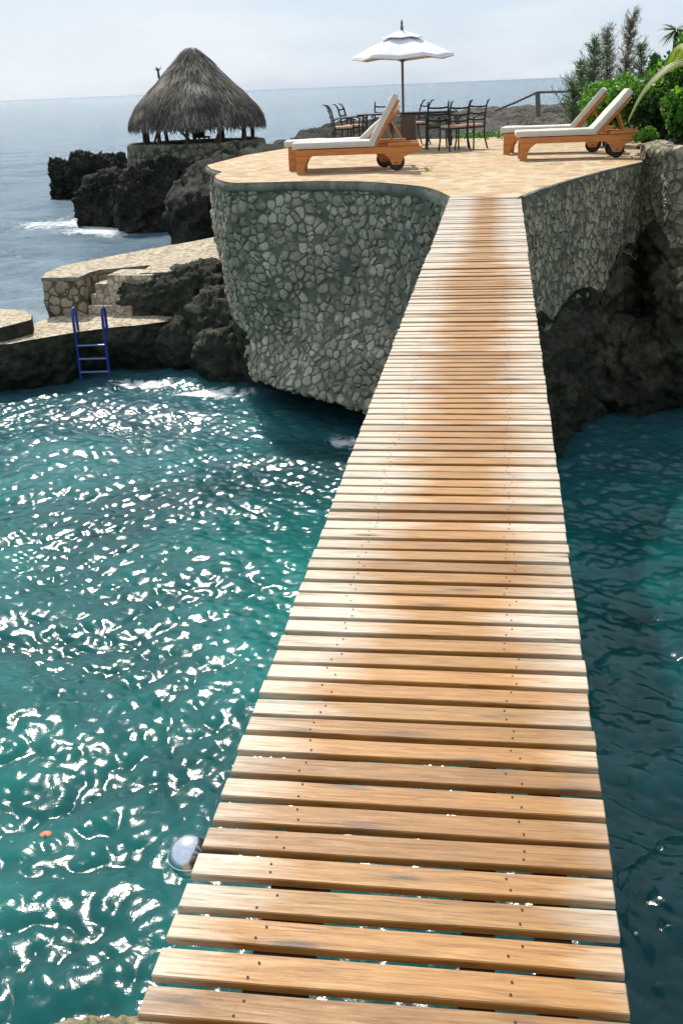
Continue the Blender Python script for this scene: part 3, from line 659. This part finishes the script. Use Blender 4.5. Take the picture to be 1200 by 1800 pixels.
# ------------------------------------------------------------------ footbridge
def bridge():
    root = empty('footbridge', (0, 7, 0)); tag(root, 'long narrow wooden plank footbridge over the cove to the stone terrace', 'footbridge')
    y = .95; i = 0; rest = MB(); rng = random.Random(11); zf = lambda yy: .19*(yy-1.5)/12.1
    while y < 13.62:
        wd = rng.uniform(.063, .070) if y < 4 else rng.uniform(.060, .074)
        gap = rng.uniform(.017, .021) if y < 3 else (rng.uniform(.013, .018) if y < 7 else rng.uniform(.010, .022))
        yc = y+wd/2; ln = .86+rng.uniform(-.003, .003); ang = rng.gauss(0, .0035)+.002; z = zf(yc)+(rng.uniform(-.002, .002) if y < 6 else rng.uniform(-.006, .006))
        if y > 7 and rng.random() < .12: ang += rng.choice((-.012, .012))
        R = Matrix.Rotation(ang, 3, 'Z') @ Matrix.Rotation(rng.gauss(0, .012), 3, 'X')
        bm = bmesh.new(); bmesh.ops.create_cube(bm, size=1)
        for v in bm.verts: v.co = Vector((v.co.x*ln, v.co.y*wd, v.co.z*.019))
        bmesh.ops.subdivide_edges(bm, edges=[e for e in bm.edges if abs(e.verts[0].co.x-e.verts[1].co.x) > .1], cuts=9)
        sd_ = rng.random()*50
        for v in bm.verts:
            v.co.y += .0022*noise.noise(Vector((v.co.x*3, sd_, v.co.y*20))); v.co.z += .0015*noise.noise(Vector((v.co.x*2, sd_+9, 0)))
        bmesh.ops.bevel(bm, geom=[e for e in bm.edges if e.calc_face_angle(0) > .8], offset=.0022, segments=1, affect='EDGES')
        m_ = MB(); m_.frombm(bm)
        for xx in (-.255, .235):
            for yy in (-.017, .017):
                px_, py_ = xx+rng.uniform(-.02, .02), yy+rng.uniform(-.006, .006)
                m_.add([(px_+.003*math.cos(a), py_+.003*math.sin(a), .0112) for a in [k*math.pi/3 for k in range(6)]], [(0, 1, 2, 3, 4, 5)], 1)
        if i < 100:
            o = m_.build('plank', [M['plank'], M['nail']], root); o.location = (-.008+rng.uniform(-.003, .003), yc-7, z-.011); o.rotation_euler = R.to_euler()
        else:
            off = Vector((rng.uniform(-.003, .003), yc-7, z-.011)); rest.add([R @ v+off for v in m_.v], m_.f); rest.m[-len(m_.f):] = m_.m
        y += wd+gap; i += 1
    o = rest.build('planks', [M['plank'], M['nail']], root); o['kind'] = 'stuff'
    print('planks', i)
    for x, wx in ((-.22, .10), (.155, .065), (.30, .065)):
        mb = MB(); mb.bar((x, .9-7, zf(.9)-.085), (x, 13.7-7, zf(13.7)-.085), wx, .12); mb.build('stringer', M['beam'], root)
    return root
bridge()

# near landing rock
tag(blobs('landing_rock', [dict(c=(-.50, 1.12, -.43), r=(.22, .38, .385), n=130, amp=.05, s=5), dict(c=(.35, .65, -.42), r=(.5, .55, .38), n=100, amp=.10, s=3), dict(c=(.1, -.4, -1.6), r=(1.3, 1.3, 1.9), n=80, amp=.3, s=1)], M['limestone']),
    'pale yellow limestone rock under the near end of the footbridge', 'rock')
# polished globe under the edge of the bridge
gp = pY(334, 1506, 1.86); root = empty('metal_globe', gp); tag(root, 'polished silver globe hanging beside the left edge of the near planks', 'globe')
mb = MB(); mb.lathe([(.050*math.sin(math.pi*k/24), -.050*math.cos(math.pi*k/24)) for k in range(25)], n=40); mb.build('globe', M['chrome'], root, True)
mb = MB(); mb.lathe([(.0500, -.003), (.0515, -.001), (.0515, .003), (.0500, .004)], n=40); mb.build('rim', M['chrome'], root, True)
mb = MB(); mb.tube([(.05, 0, 0), (.09, .0, 0), (.16, 0, .0)], .006, 8); mb.build('bracket', M['chrome'], root, True)
# orange float
fp = pz(80, 1465, WZ); mb = MB(); mb.lathe([(.001, .06), (.045, .055), (.07, .03), (.075, 0), (.06, -.03), (.001, -.05)], n=20); mb.tube([(0, 0, .05), (0, 0, .085)], .012, 8)
o = mb.build('float', M['orange'], None, True); o.location = fp+Vector((0, 0, -.05)); o.rotation_euler = (.3, .1, 0); o.scale = (.8, .8, .7); tag(o, 'small faded orange float in the teal water left of the footbridge', 'float')

# ------------------------------------------------------------------ sun loungers
def lounger(loc, rz, back_deg, label):
    root = empty('sun_lounger', loc, rz); tag(root, label, 'sun lounger', 'teak sun loungers on the terrace')
    W, H = .64, .38; L = 2.05; tk = M['teak']
    mb = MB()
    for s in (-1, 1): mb.box((L/2, s*(W/2-.02), H-.055), (L, .04, .10), bev=.008)
    mb.box((.02, 0, H-.055), (.035, W-.08, .10), bev=.005); mb.box((L-.02, 0, H-.055), (.035, W-.08, .10), bev=.005)
    k = 0
    for i in range(15): mb.box((.10+i*.085, 0, H-.015), (.062, W-.082, .018))
    for s in (-1, 1): mb.box((1.75, s*(W/2-.02), H+.03), (.50, .05, .045), bev=.01)
    mb.build('frame', tk, root)
    for s in (-1, 1):
        mb = MB(); y0 = s*(W/2-.02)
        mb.prism([(.0, 0), (.12, 0), (.13, .12), (.18, .21), (.27, H-.104), (.0, H-.104)], 'y', y0-.03, y0+.03); mb.build('leg', tk, root)
        mb = MB(); mb.prism([(1.42, H-.104), (1.50, .22), (1.56, .10), (1.70, .10), (1.76, .22), (1.92, H-.104)], 'y', y0-.028, y0+.028); mb.build('leg', tk, root)
        wr = empty('wheel', (1.63, s*(W/2-.085), .135)); wr.parent = root
        mb = MB(); mb.lathe([(.085, -.025), (.13, -.025), (.135, 0), (.13, .025), (.085, .025), (.085, -.025)], n=28, axis='y'); mb.build('tyre', M['rubber'], wr, True)
        mb = MB(); mb.lathe([(.001, -.018), (.084, -.018), (.084, .018), (.001, .018)], n=28, axis='y'); mb.build('rim', M['dark_wood'], wr, True)
    mb = MB(); mb.tube([(1.63, -W/2-.012, .135), (1.63, W/2+.012, .135)], .012, 8); mb.build('axle', M['iron'], root)
    # back frame
    hx, hz = 1.28, H+.0; a = rad(back_deg); d = Vector((math.cos(a), 0, math.sin(a))); n_ = Vector((-math.sin(a), 0, math.cos(a)))
    hp = Vector((hx, 0, hz)); BL = .80
    mb = MB()
    for s in (-1, 1): mb.bar(hp+Vector((0, s*(W/2-.08), 0)), hp+d*BL+Vector((0, s*(W/2-.08), 0)), .045, .05, up=Vector((0, 1, 0)))
    for i in range(9):
        q = hp+d*(.05+i*.088); mb.bar(q+Vector((0, -W/2+.09, 0)), q+Vector((0, W/2-.09, 0)), .055, .02, up=n_)
    mb.bar(hp+d*.5+Vector((0, -.18, 0)), Vector((1.78, -.18, H)), .03, .03); mb.bar(hp+d*.5+Vector((0, .18, 0)), Vector((1.78, .18, H)), .03, .03)
    mb.build('back_frame', tk, root)
    def pad(x0, dirv, nv, ln, th, name):
        mb = MB(); bm = bmesh.new(); bmesh.ops.create_cube(bm, size=1)
        for v in bm.verts: v.co = Vector((v.co.x*ln, v.co.y*(W-.02), v.co.z*th))
        bmesh.ops.bevel(bm, geom=bm.edges[:], offset=.035, segments=3, affect='EDGES', profile=.6)
        bmesh.ops.subdivide_edges(bm, edges=[e for e in bm.edges if e.calc_length() > .3], cuts=6, use_grid_fill=True)
        R = Matrix((dirv, Vector((0, 1, 0)), nv)).transposed()
        for v in bm.verts:
            v.co.z += .01*noise.noise(v.co*5+Vector(loc)); v.co = R @ v.co+x0
        mb.frombm(bm); c_ = mb.build(name, M['cushion'], root, True)
        mb = MB(); hw, hl = (W-.02)/2-.012, ln/2-.012
        for sg in (-1, 1):
            q = [(-hl, -hw), (hl, -hw), (hl, hw), (-hl, hw), (-hl, -hw)]
            mb.tube([x0+R @ Vector((a_, b_, sg*(th/2-.012))) for a_, b_ in q], .007, 6)
        mb.build('piping', M['canopy'], c_, True)
    pad(Vector((hx/2-.03, 0, H+.055)), Vector((1, 0, 0)), Vector((0, 0, 1)), hx+.08, .10, 'seat_cushion')
    pad(hp+d*(BL/2+.03)+n_*.075, d, n_, BL+.08, .10, 'back_cushion')
    return root
lounger((-3.14, 17.95, TZ), rad(5), 60, 'teak sun lounger with cream cushion nearest the left wall edge, its back steeply raised')
lounger((-3.42, 18.75, TZ), rad(5), 40, 'teak sun lounger mostly hidden behind the left one, only cream cushion edges showing')
lounger((.50, 19.45, TZ), rad(2), 47, 'front teak sun lounger of the right-hand pair, its wheels beside the stone curb')
lounger((.28, 21.25, TZ), rad(-8), 49, 'rear teak sun lounger of the right-hand pair, close to the green shrubs')

# ------------------------------------------------------------------ umbrella, table, chairs
def umbrella():
    root = empty('parasol', (-1.93, 24.3, TZ-.0)); tag(root, 'white canvas parasol with a dark pole standing at the dining table', 'parasol')
    mb = MB(); mb.tube([(0, 0, 0), (0, 0, 2.40)], .027, 10); mb.build('pole', M['pole_wood'], root, True)
    mb = MB(); mb.lathe([(.001, 2.36), (.03, 2.36), (.035, 2.43), (.02, 2.46), (.028, 2.50), (.012, 2.56), (.001, 2.58)], n=12); mb.build('finial', M['pole_wood'], root, True)
    mb = MB(); mb.lathe([(.001, 0), (.26, 0), (.26, .05), (.05, .09), (.04, .3), (.001, .3)], n=24); mb.build('base', M['iron'], root, True)
    nr, R0_, n = 6, 1.10, 48
    def surf(r0, z0, r1, z1, sag, scallop):
        vs = []; K = 8
        for j in range(K+1):
            u = j/K
            for i in range(n):
                a = 2*math.pi*i/n; t_ = abs(((i*nr/n) % 1)-.5)*2    # 1 at ribs, 0 between
                r = r0+(r1-r0)*u; poly_ = math.cos(math.pi/nr)/math.cos(((a*nr/(2*math.pi)) % 1-.5)*2*math.pi/nr)
                rr_ = r*(1-(1-poly_)*min(1, r/R0_)*1.0); z = z0+(z1-z0)*(u**1.12)-sag*(1-t_)*math.sin(u*math.pi*.6)
                vs.append((rr_*math.cos(a), rr_*math.sin(a), z+(scallop*(1-t_) if j == K else 0)))
        fs = [(j*n+i, j*n+(i+1) % n, (j+1)*n+(i+1) % n, (j+1)*n+i) for j in range(K) for i in range(n)]
        return vs, fs
    vs, fs = surf(.16, 2.26, R0_, 1.86, .05, .0); o = mesh('canopy', vs, fs, M['canopy'], root, True)
    sm = o.modifiers.new('t', 'SOLIDIFY'); sm.thickness = .004
    vs2, fs2 = surf(.02, 2.36, .44, 2.22, .02, 0); o2 = mesh('vent', vs2, fs2, M['canopy'], o, True); sm = o2.modifiers.new('t', 'SOLIDIFY'); sm.thickness = .004
    rim = vs[-n:]
    vv = []; 
    for p in rim: vv += [Vector(p), Vector((p[0]*1.005, p[1]*1.005, p[2]-.035))]
    fv = [(2*i, 2*((i+1) % n), 2*((i+1) % n)+1, 2*i+1) for i in range(n)]
    o3 = mesh('valance', vv, fv, M['canopy'], o, True); sm = o3.modifiers.new('t', 'SOLIDIFY'); sm.thickness = .004
    for k in range(nr):
        a = 2*math.pi*(k+0)/nr; mb = MB(); c_, s_ = math.cos(a), math.sin(a)
        mb.tube([(.03*c_, .03*s_, 2.24), (R0_*.98*c_, R0_*.98*s_, 1.83)], .009, 6); mb.tube([(.03*c_, .03*s_, 1.75), (.55*c_, .55*s_, 2.03)], .007, 6); mb.build('rib', M['pole_wood'], root)
umbrella()
root = empty('dining_table', (-1.85, 24.3, TZ), rad(0)); tag(root, 'dark metal dining table under the white parasol', 'table')
mb = MB(); mb.box((0, 0, .72), (2.1, .9, .035), bev=.008); mb.build('table_top', M['iron'], root)
mb = MB(); mb.prism([(-.12, .02), (.24, .02), (.20, .70), (-.08, .70)], 'y', -.5, -.15); mb.build('pedestal', M['dark_wood'], root)
for sx in (-.95, .95):
    for sy in (-.38, .38): mb = MB(); mb.tube([(sx, sy, 0), (sx*.97, sy*.97, .70)], .02, 8); mb.build('leg', M['iron'], root)

def chair(loc, rz, label, cush='tan_cloth'):
    root = empty('dining_chair', loc, rz); tag(root, label, 'chair', 'dark metal chairs around the dining table')
    ir = M['iron']
    mb = MB(); mb.box((0, 0, .43), (.46, .46, .025), bev=.006); mb.build('seat', ir, root)
    mb = MB(); mb.box((0, .01, .47), (.42, .42, .055), bev=.022); mb.build('cushion', M[cush], root, True)
    for sx in (-.21, .21):
        mb = MB(); mb.tube([(sx*1.08, .24, 0), (sx, .21, .2), (sx, .20, .43), (sx, .22, .64)], .017, 6); mb.build('leg', ir, root, True)
        mb = MB(); mb.tube([(sx*1.1, -.30, 0), (sx, -.21, .25), (sx, -.20, .43)], .017, 6); mb.build('leg', ir, root, True)
        mb = MB(); mb.tube([(sx*1.15, .26, .62), (sx*1.15, .15, .66), (sx*1.1, -.12, .66), (sx, -.225, .62)], .016, 6); mb.build('armrest', ir, root, True)
    mb = MB()
    for sx in (-.21, .21): mb.tube([(sx, -.20, .43), (sx, -.23, .65), (sx, -.28, .84), (sx, -.34, .93), (sx, -.42, .95)], [.018, .018, .018, .017, .008], 6)
    for z, y in ((.58, -.225), (.70, -.245), (.83, -.28)):
        mb.tube([(-.21+.42*k/6, y-.04*math.sin(math.pi*k/6), z-.015*math.sin(math.pi*k/6)) for k in range(7)], .019, 6)
    mb.build('backrest', ir, root, True)
    return root
def cp(x, y, rzd, label, c='tan_cloth'): p = pz(x, y, TZ); return chair((p.x, p.y, TZ), rad(rzd), label, c)
cp(604, 263, -75, 'dark metal chair at far left end of the table, above the lounger cushion')
cp(622, 259, -100, 'second dark metal chair from the left, right beside the leftmost one')
cp(673, 252, 180, 'dark metal chair behind the table just left of the parasol pole')
cp(728, 254, 120, 'dark metal chair just right of the parasol pole, turned edge-on')
cp(768, 262, 8, 'dark metal chair with the widest ladder back, near side of the table', 'green_cloth')
cp(797, 265, 28, 'dark metal chair with tan cushion, second from the right')
cp(826, 262, 150, 'rightmost dark metal chair with tan cushion, nearest the shore rubble')

# handrail on the shore
root = empty('handrail', pY(946, 200, 31)); tag(root, 'rough wooden handrail sloping down to the shore behind the right loungers', 'handrail')
b0 = root.location
def rel(x, y, Y): return pY(x, y, Y)-b0
mb = MB(); mb.tube([rel(946, 205, 31), rel(944, 162, 31)], .065, 8); mb.build('post', M['pole_wood'], root, True)
mb = MB(); mb.tube([rel(1030, 159, 30.5), rel(985, 161, 30.7), rel(942, 162, 31)], .035, 8); mb.build('rail', M['pole_wood'], root, True)
mb = MB(); mb.tube([rel(942, 163, 31), rel(905, 180, 32.5), rel(870, 194, 34)], .035, 8); mb.build('rail', M['pole_wood'], root, True)
mb = MB(); mb.tube([rel(1028, 205, 30.5), rel(1026, 158, 30.5)], .06, 8); mb.build('post', M['pole_wood'], root, True)

# ------------------------------------------------------------------ plants
def leafmesh(name, pts, size, mats, parent, rng, asp=.6, updir=.3):
    V = []; Fc = []; mi = []
    for (p, k) in pts:
        d = Vector((rng.gauss(0, 1), rng.gauss(0, 1), rng.gauss(updir, .8))).normalized(); u = d.orthogonal().normalized(); u = (Matrix.Rotation(rng.uniform(0, 6.28), 3, d) @ u)
        v = d.cross(u); s = size*rng.uniform(.6, 1.3); n = len(V)
        V += [p-u*s, p+v*s*asp-u*s*.2, p+u*s+d*s*.2, p-v*s*asp-u*s*.2]; Fc.append((n, n+1, n+2, n+3)); mi.append(k)
    return mesh(name, V, Fc, mats, parent, False, mi)
def shrub(loc, r, count, size, label, mats, seed, name='shrub', cat='shrub', asp=.6, lobes=9):
    rng = random.Random(seed); root = empty(name, loc); tag(root, label, cat)
    L = []
    for k in range(lobes):
        a = rng.uniform(0, 6.28); q = rng.uniform(.2, .75); L.append((Vector((math.cos(a)*q*r[0], math.sin(a)*q*r[1], r[2]*rng.uniform(.35, 1.45))), rng.uniform(.32, .55)))
    pts = []
    while len(pts) < count:
        c, q = rng.choice(L); d = Vector((rng.gauss(0, 1), rng.gauss(0, 1), rng.gauss(0, 1))).normalized()*rng.uniform(.55, 1.08)
        p = c+Vector((d.x*q*r[0], d.y*q*r[1], d.z*q*r[2]))
        if p.z < -.05: continue
        kk = 0 if rng.random() < .62 else (1 if rng.random() < .6 else 2)
        pts.append((p, kk))
    leafmesh('foliage', pts, size, mats, root, rng, asp)
    mb = MB()
    for c, q in L: mb.tube([(0, 0, -.1), (c.x*.4, c.y*.4, c.z*.5), c], [.03, .02, .008], 6)
    mb.build('stem', M['bark'], root, True); return root
G = [M['leaf'], M['leaf_dark'], M['leaf_lime']]
GD = [M['leaf_dark'], M['leaf_dark'], M['leaf']]
shrub((3.45, 18.6, .43), (.75, .7, .55), 5200, .05, 'glossy round-leaved green shrub at the right edge, lowest and nearest', G, 1, asp=.85)
shrub((3.35, 17.7, .30), (.5, .35, .14), 1500, .035, 'low bright green plants trailing over the wall top at the far right', [M['leaf_lime'], M['leaf'], M['leaf_lime']], 21, name='small_plant', cat='plant', lobes=8)
shrub((2.95, 20.3, .30), (.65, .6, .62), 4200, .05, 'dark dense shrub directly behind the raised lounger back', GD, 2)
shrub((3.6, 20.6, .43), (.95, .8, .95), 6500, .055, 'tallest dense green shrub at the right edge under the arching palm frond', G, 3)
shrub((2.25, 22.6, .2), (.75, .7, .72), 5000, .045, 'bright lime green shrub behind the rear right lounger', [M['leaf'], M['leaf_lime'], M['leaf_lime']], 4)
shrub((4.6, 22.5, .4), (1.4, 1.2, 1.0), 5200, .06, 'dark green shrub in the right background beneath the small palm', GD, 5)
shrub((3.15, 23.4, .2), (.35, .35, 1.0), 1500, .05, 'slender dark sapling with round leaves rising above the green shrubs', GD, 6, name='sapling', cat='sapling', lobes=6)
shrub((2.55, 18.95, .43), (.28, .25, .14), 900, .03, 'low yellowish green plant spilling over the stone curb', [M['leaf_lime'], M['leaf'], M['leaf_lime']], 8, name='small_plant', cat='plant', lobes=6)
def feather(loc, h, spread, label, seed, plume=False):
    rng = random.Random(seed); root = empty('feathery_tree', loc); tag(root, label, 'tree'); mb = MB(); lf = []
    bend = rng.uniform(-.1, .15)
    stem = [Vector((bend*h*(t_**2), 0, h*t_)) for t_ in [k/8 for k in range(9)]]
    mb.tube(stem, [.03-.025*k/8 for k in range(9)], 6)
    V = []; Fc = []; mi = []
    for k in range(int(110*h)):
        t_ = rng.uniform(.12, .98); p = Vector((bend*h*t_**2, 0, h*t_)); a = rng.uniform(0, 6.28); ln = spread*1.4*(1-t_*.75)*rng.uniform(.25, 1.7)
        e = p+Vector((math.cos(a)*ln, math.sin(a)*ln, ln*rng.uniform(.1, 1.7))); mb.tube([p, e], [.006, .002], 3, cap=False)
        for j in range(16):
            q = p.lerp(e, rng.uniform(.15, 1)); d = Vector((rng.gauss(0, .6)+math.cos(a)*.4, rng.gauss(0, .6)+math.sin(a)*.4, rng.gauss(.5, .6))).normalized()*rng.uniform(.05, .16)
            s = d.orthogonal().normalized()*.006; n = len(V); V += [q-s, q+s, q+d]; Fc.append((n, n+1, n+2)); mi.append(1 if (plume and t_ > .45) or rng.random() < .12 else 0)
    mb.build('trunk', M['bark'], root); mesh('crown', V, Fc, [M['feather'], M['plume']], root, False, mi)
for x, y0, yt, Y, sp, lb, pl_ in [(1040, 215, 68, 25, .30, 'feathery grey-green sapling, tallest at the left of the thicket', 0), (1018, 215, 110, 26, .30, 'thin feathery sapling at the left end of the thicket by the handrail', 0),
        (1064, 210, 50, 26, .26, 'wispy feathery sapling in the middle of the thicket', 1), (1092, 200, 22, 25, .24, 'tallest dry plumed sapling leaning right above the thicket', 1), (1128, 200, 75, 26, .3, 'dark feathery sapling beside the round-leaved sapling', 0), (1006, 215, 150, 25.5, .34, 'short spreading feathery sapling touching the handrail', 0)]:
    b_ = pY(x, y0, Y); t_ = pY(x, yt, Y); b_.z = min(b_.z, .3); feather(b_, t_.z-b_.z, sp, lb, x, bool(pl_))
# palm fronds and small palm
def frond_mb(mb, p0, dir0, ln, droop, n=26, wd=.22, leaf=.016):
    pts = []; p = Vector(p0); d = Vector(dir0).normalized()
    for k in range(n): pts.append((p.copy(), d.copy())); p += d*ln/n; d = (d+Vector((0, 0, -droop/n))).normalized()
    mb.tube([q[0] for q in pts], [.014*(1-k/n)+.003 for k in range(n)], 5)
    for k, (q, d) in enumerate(pts):
        if k < 2: continue
        s = d.cross(Vector((0, 0, 1))).normalized(); l_ = wd*math.sin(math.pi*min(1, (k/n)*.85+.15))**.6+.05
        for sg in (-1, 1):
            for jj in (0, .5):
                q2 = q+d*(ln/n*jj); e = q2+(s*sg*.75+d*.55+Vector((0, 0, -.45)))*l_; m2 = q2.lerp(e, .45)+Vector((0, 0, .03)); tt = d*leaf
                mb.add([q2-tt*.4, q2+tt*.4, m2+tt, m2-tt, e], [(0, 1, 2, 3), (3, 2, 4)])
pp = pY(1236, 108, 18.2); pz1 = pp.z-.43
root = empty('palm', (pp.x, pp.y, .43)); tag(root, 'palm at the right edge with a yellow-green frond arching down over the shrubs', 'palm tree')
mb = MB(); mb.tube([(0, 0, -.1), (.03, 0, pz1*.5), (.0, 0, pz1)], [.10, .08, .07], 10); mb.build('trunk', M['bark'], root, True)
for a, up, ln, dr in ((176, .30, 1.5, 2.3), (100, .9, 1.8, 1.8), (60, .9, 1.9, 2.0), (10, .7, 2.0, 2.2), (-60, .8, 1.8, 2.2), (-100, 1.0, 1.4, 1.6)):
    mb = MB(); frond_mb(mb, (0, 0, pz1), (math.cos(rad(a)), math.sin(rad(a)), up), ln, dr); mb.build('frond', M['frond'], root)
pb_ = pY(1184, 100, 24.5); root = empty('small_palm', (pb_.x, pb_.y, .4)); tag(root, 'dark spiky small palm against the sky at the upper right', 'palm tree')
hz_ = pY(1184, 52, 24.5).z-.4
mb = MB(); mb.tube([(0, 0, 0), (.0, 0, hz_*.5), (.0, 0, hz_)], [.07, .05, .045], 8); mb.build('trunk', M['bark'], root, True)
mb = MB()
for k in range(34):
    a = k*2.4; e = math.sin(k*1.7)*.6; d = Vector((math.cos(a)*math.cos(e), math.sin(a)*math.cos(e), math.sin(e)-.25)).normalized(); s = d.orthogonal().normalized()*.018; p = Vector((0, 0, hz_)); L_ = .42
    mb.add([p-s, p+s, p+d*L_*.6+s+Vector((0, 0, .01)), p+d*L_*.6-s, p+d*L_+Vector((0, 0, -.05))], [(0, 1, 2, 3), (3, 2, 4)])
mb.build('crown', M['leaf_dark'], root)
# ground cover behind the terrace
rng = random.Random(9); pts = []
for k in range(3200):
    x = rng.uniform(-1.0, 2.6); y = rng.uniform(26.6, 29.2)
    if noise.noise(Vector((x*1.2, y*1.2, 0))) < -.12: continue
    pts.append((Vector((x, y, rng.uniform(.02, .3))), rng.choice((0, 0, 1))))
tag(leafmesh('ground_cover', pts, .05, G, None, rng, .4, .8), 'strip of bright green ground cover behind the terrace', 'ground cover', kind='stuff')
rng = random.Random(4); p = pz(752, 302, TZ)
pts = [(Vector((rng.gauss(0, .05), rng.gauss(0, .04), rng.uniform(.0, .07))), 2) for k in range(40)]
o = leafmesh('weed', pts, .022, G, None, rng, .3, 1); o.location = p; tag(o, 'tiny green weed in the paving right of the left loungers', 'weed')
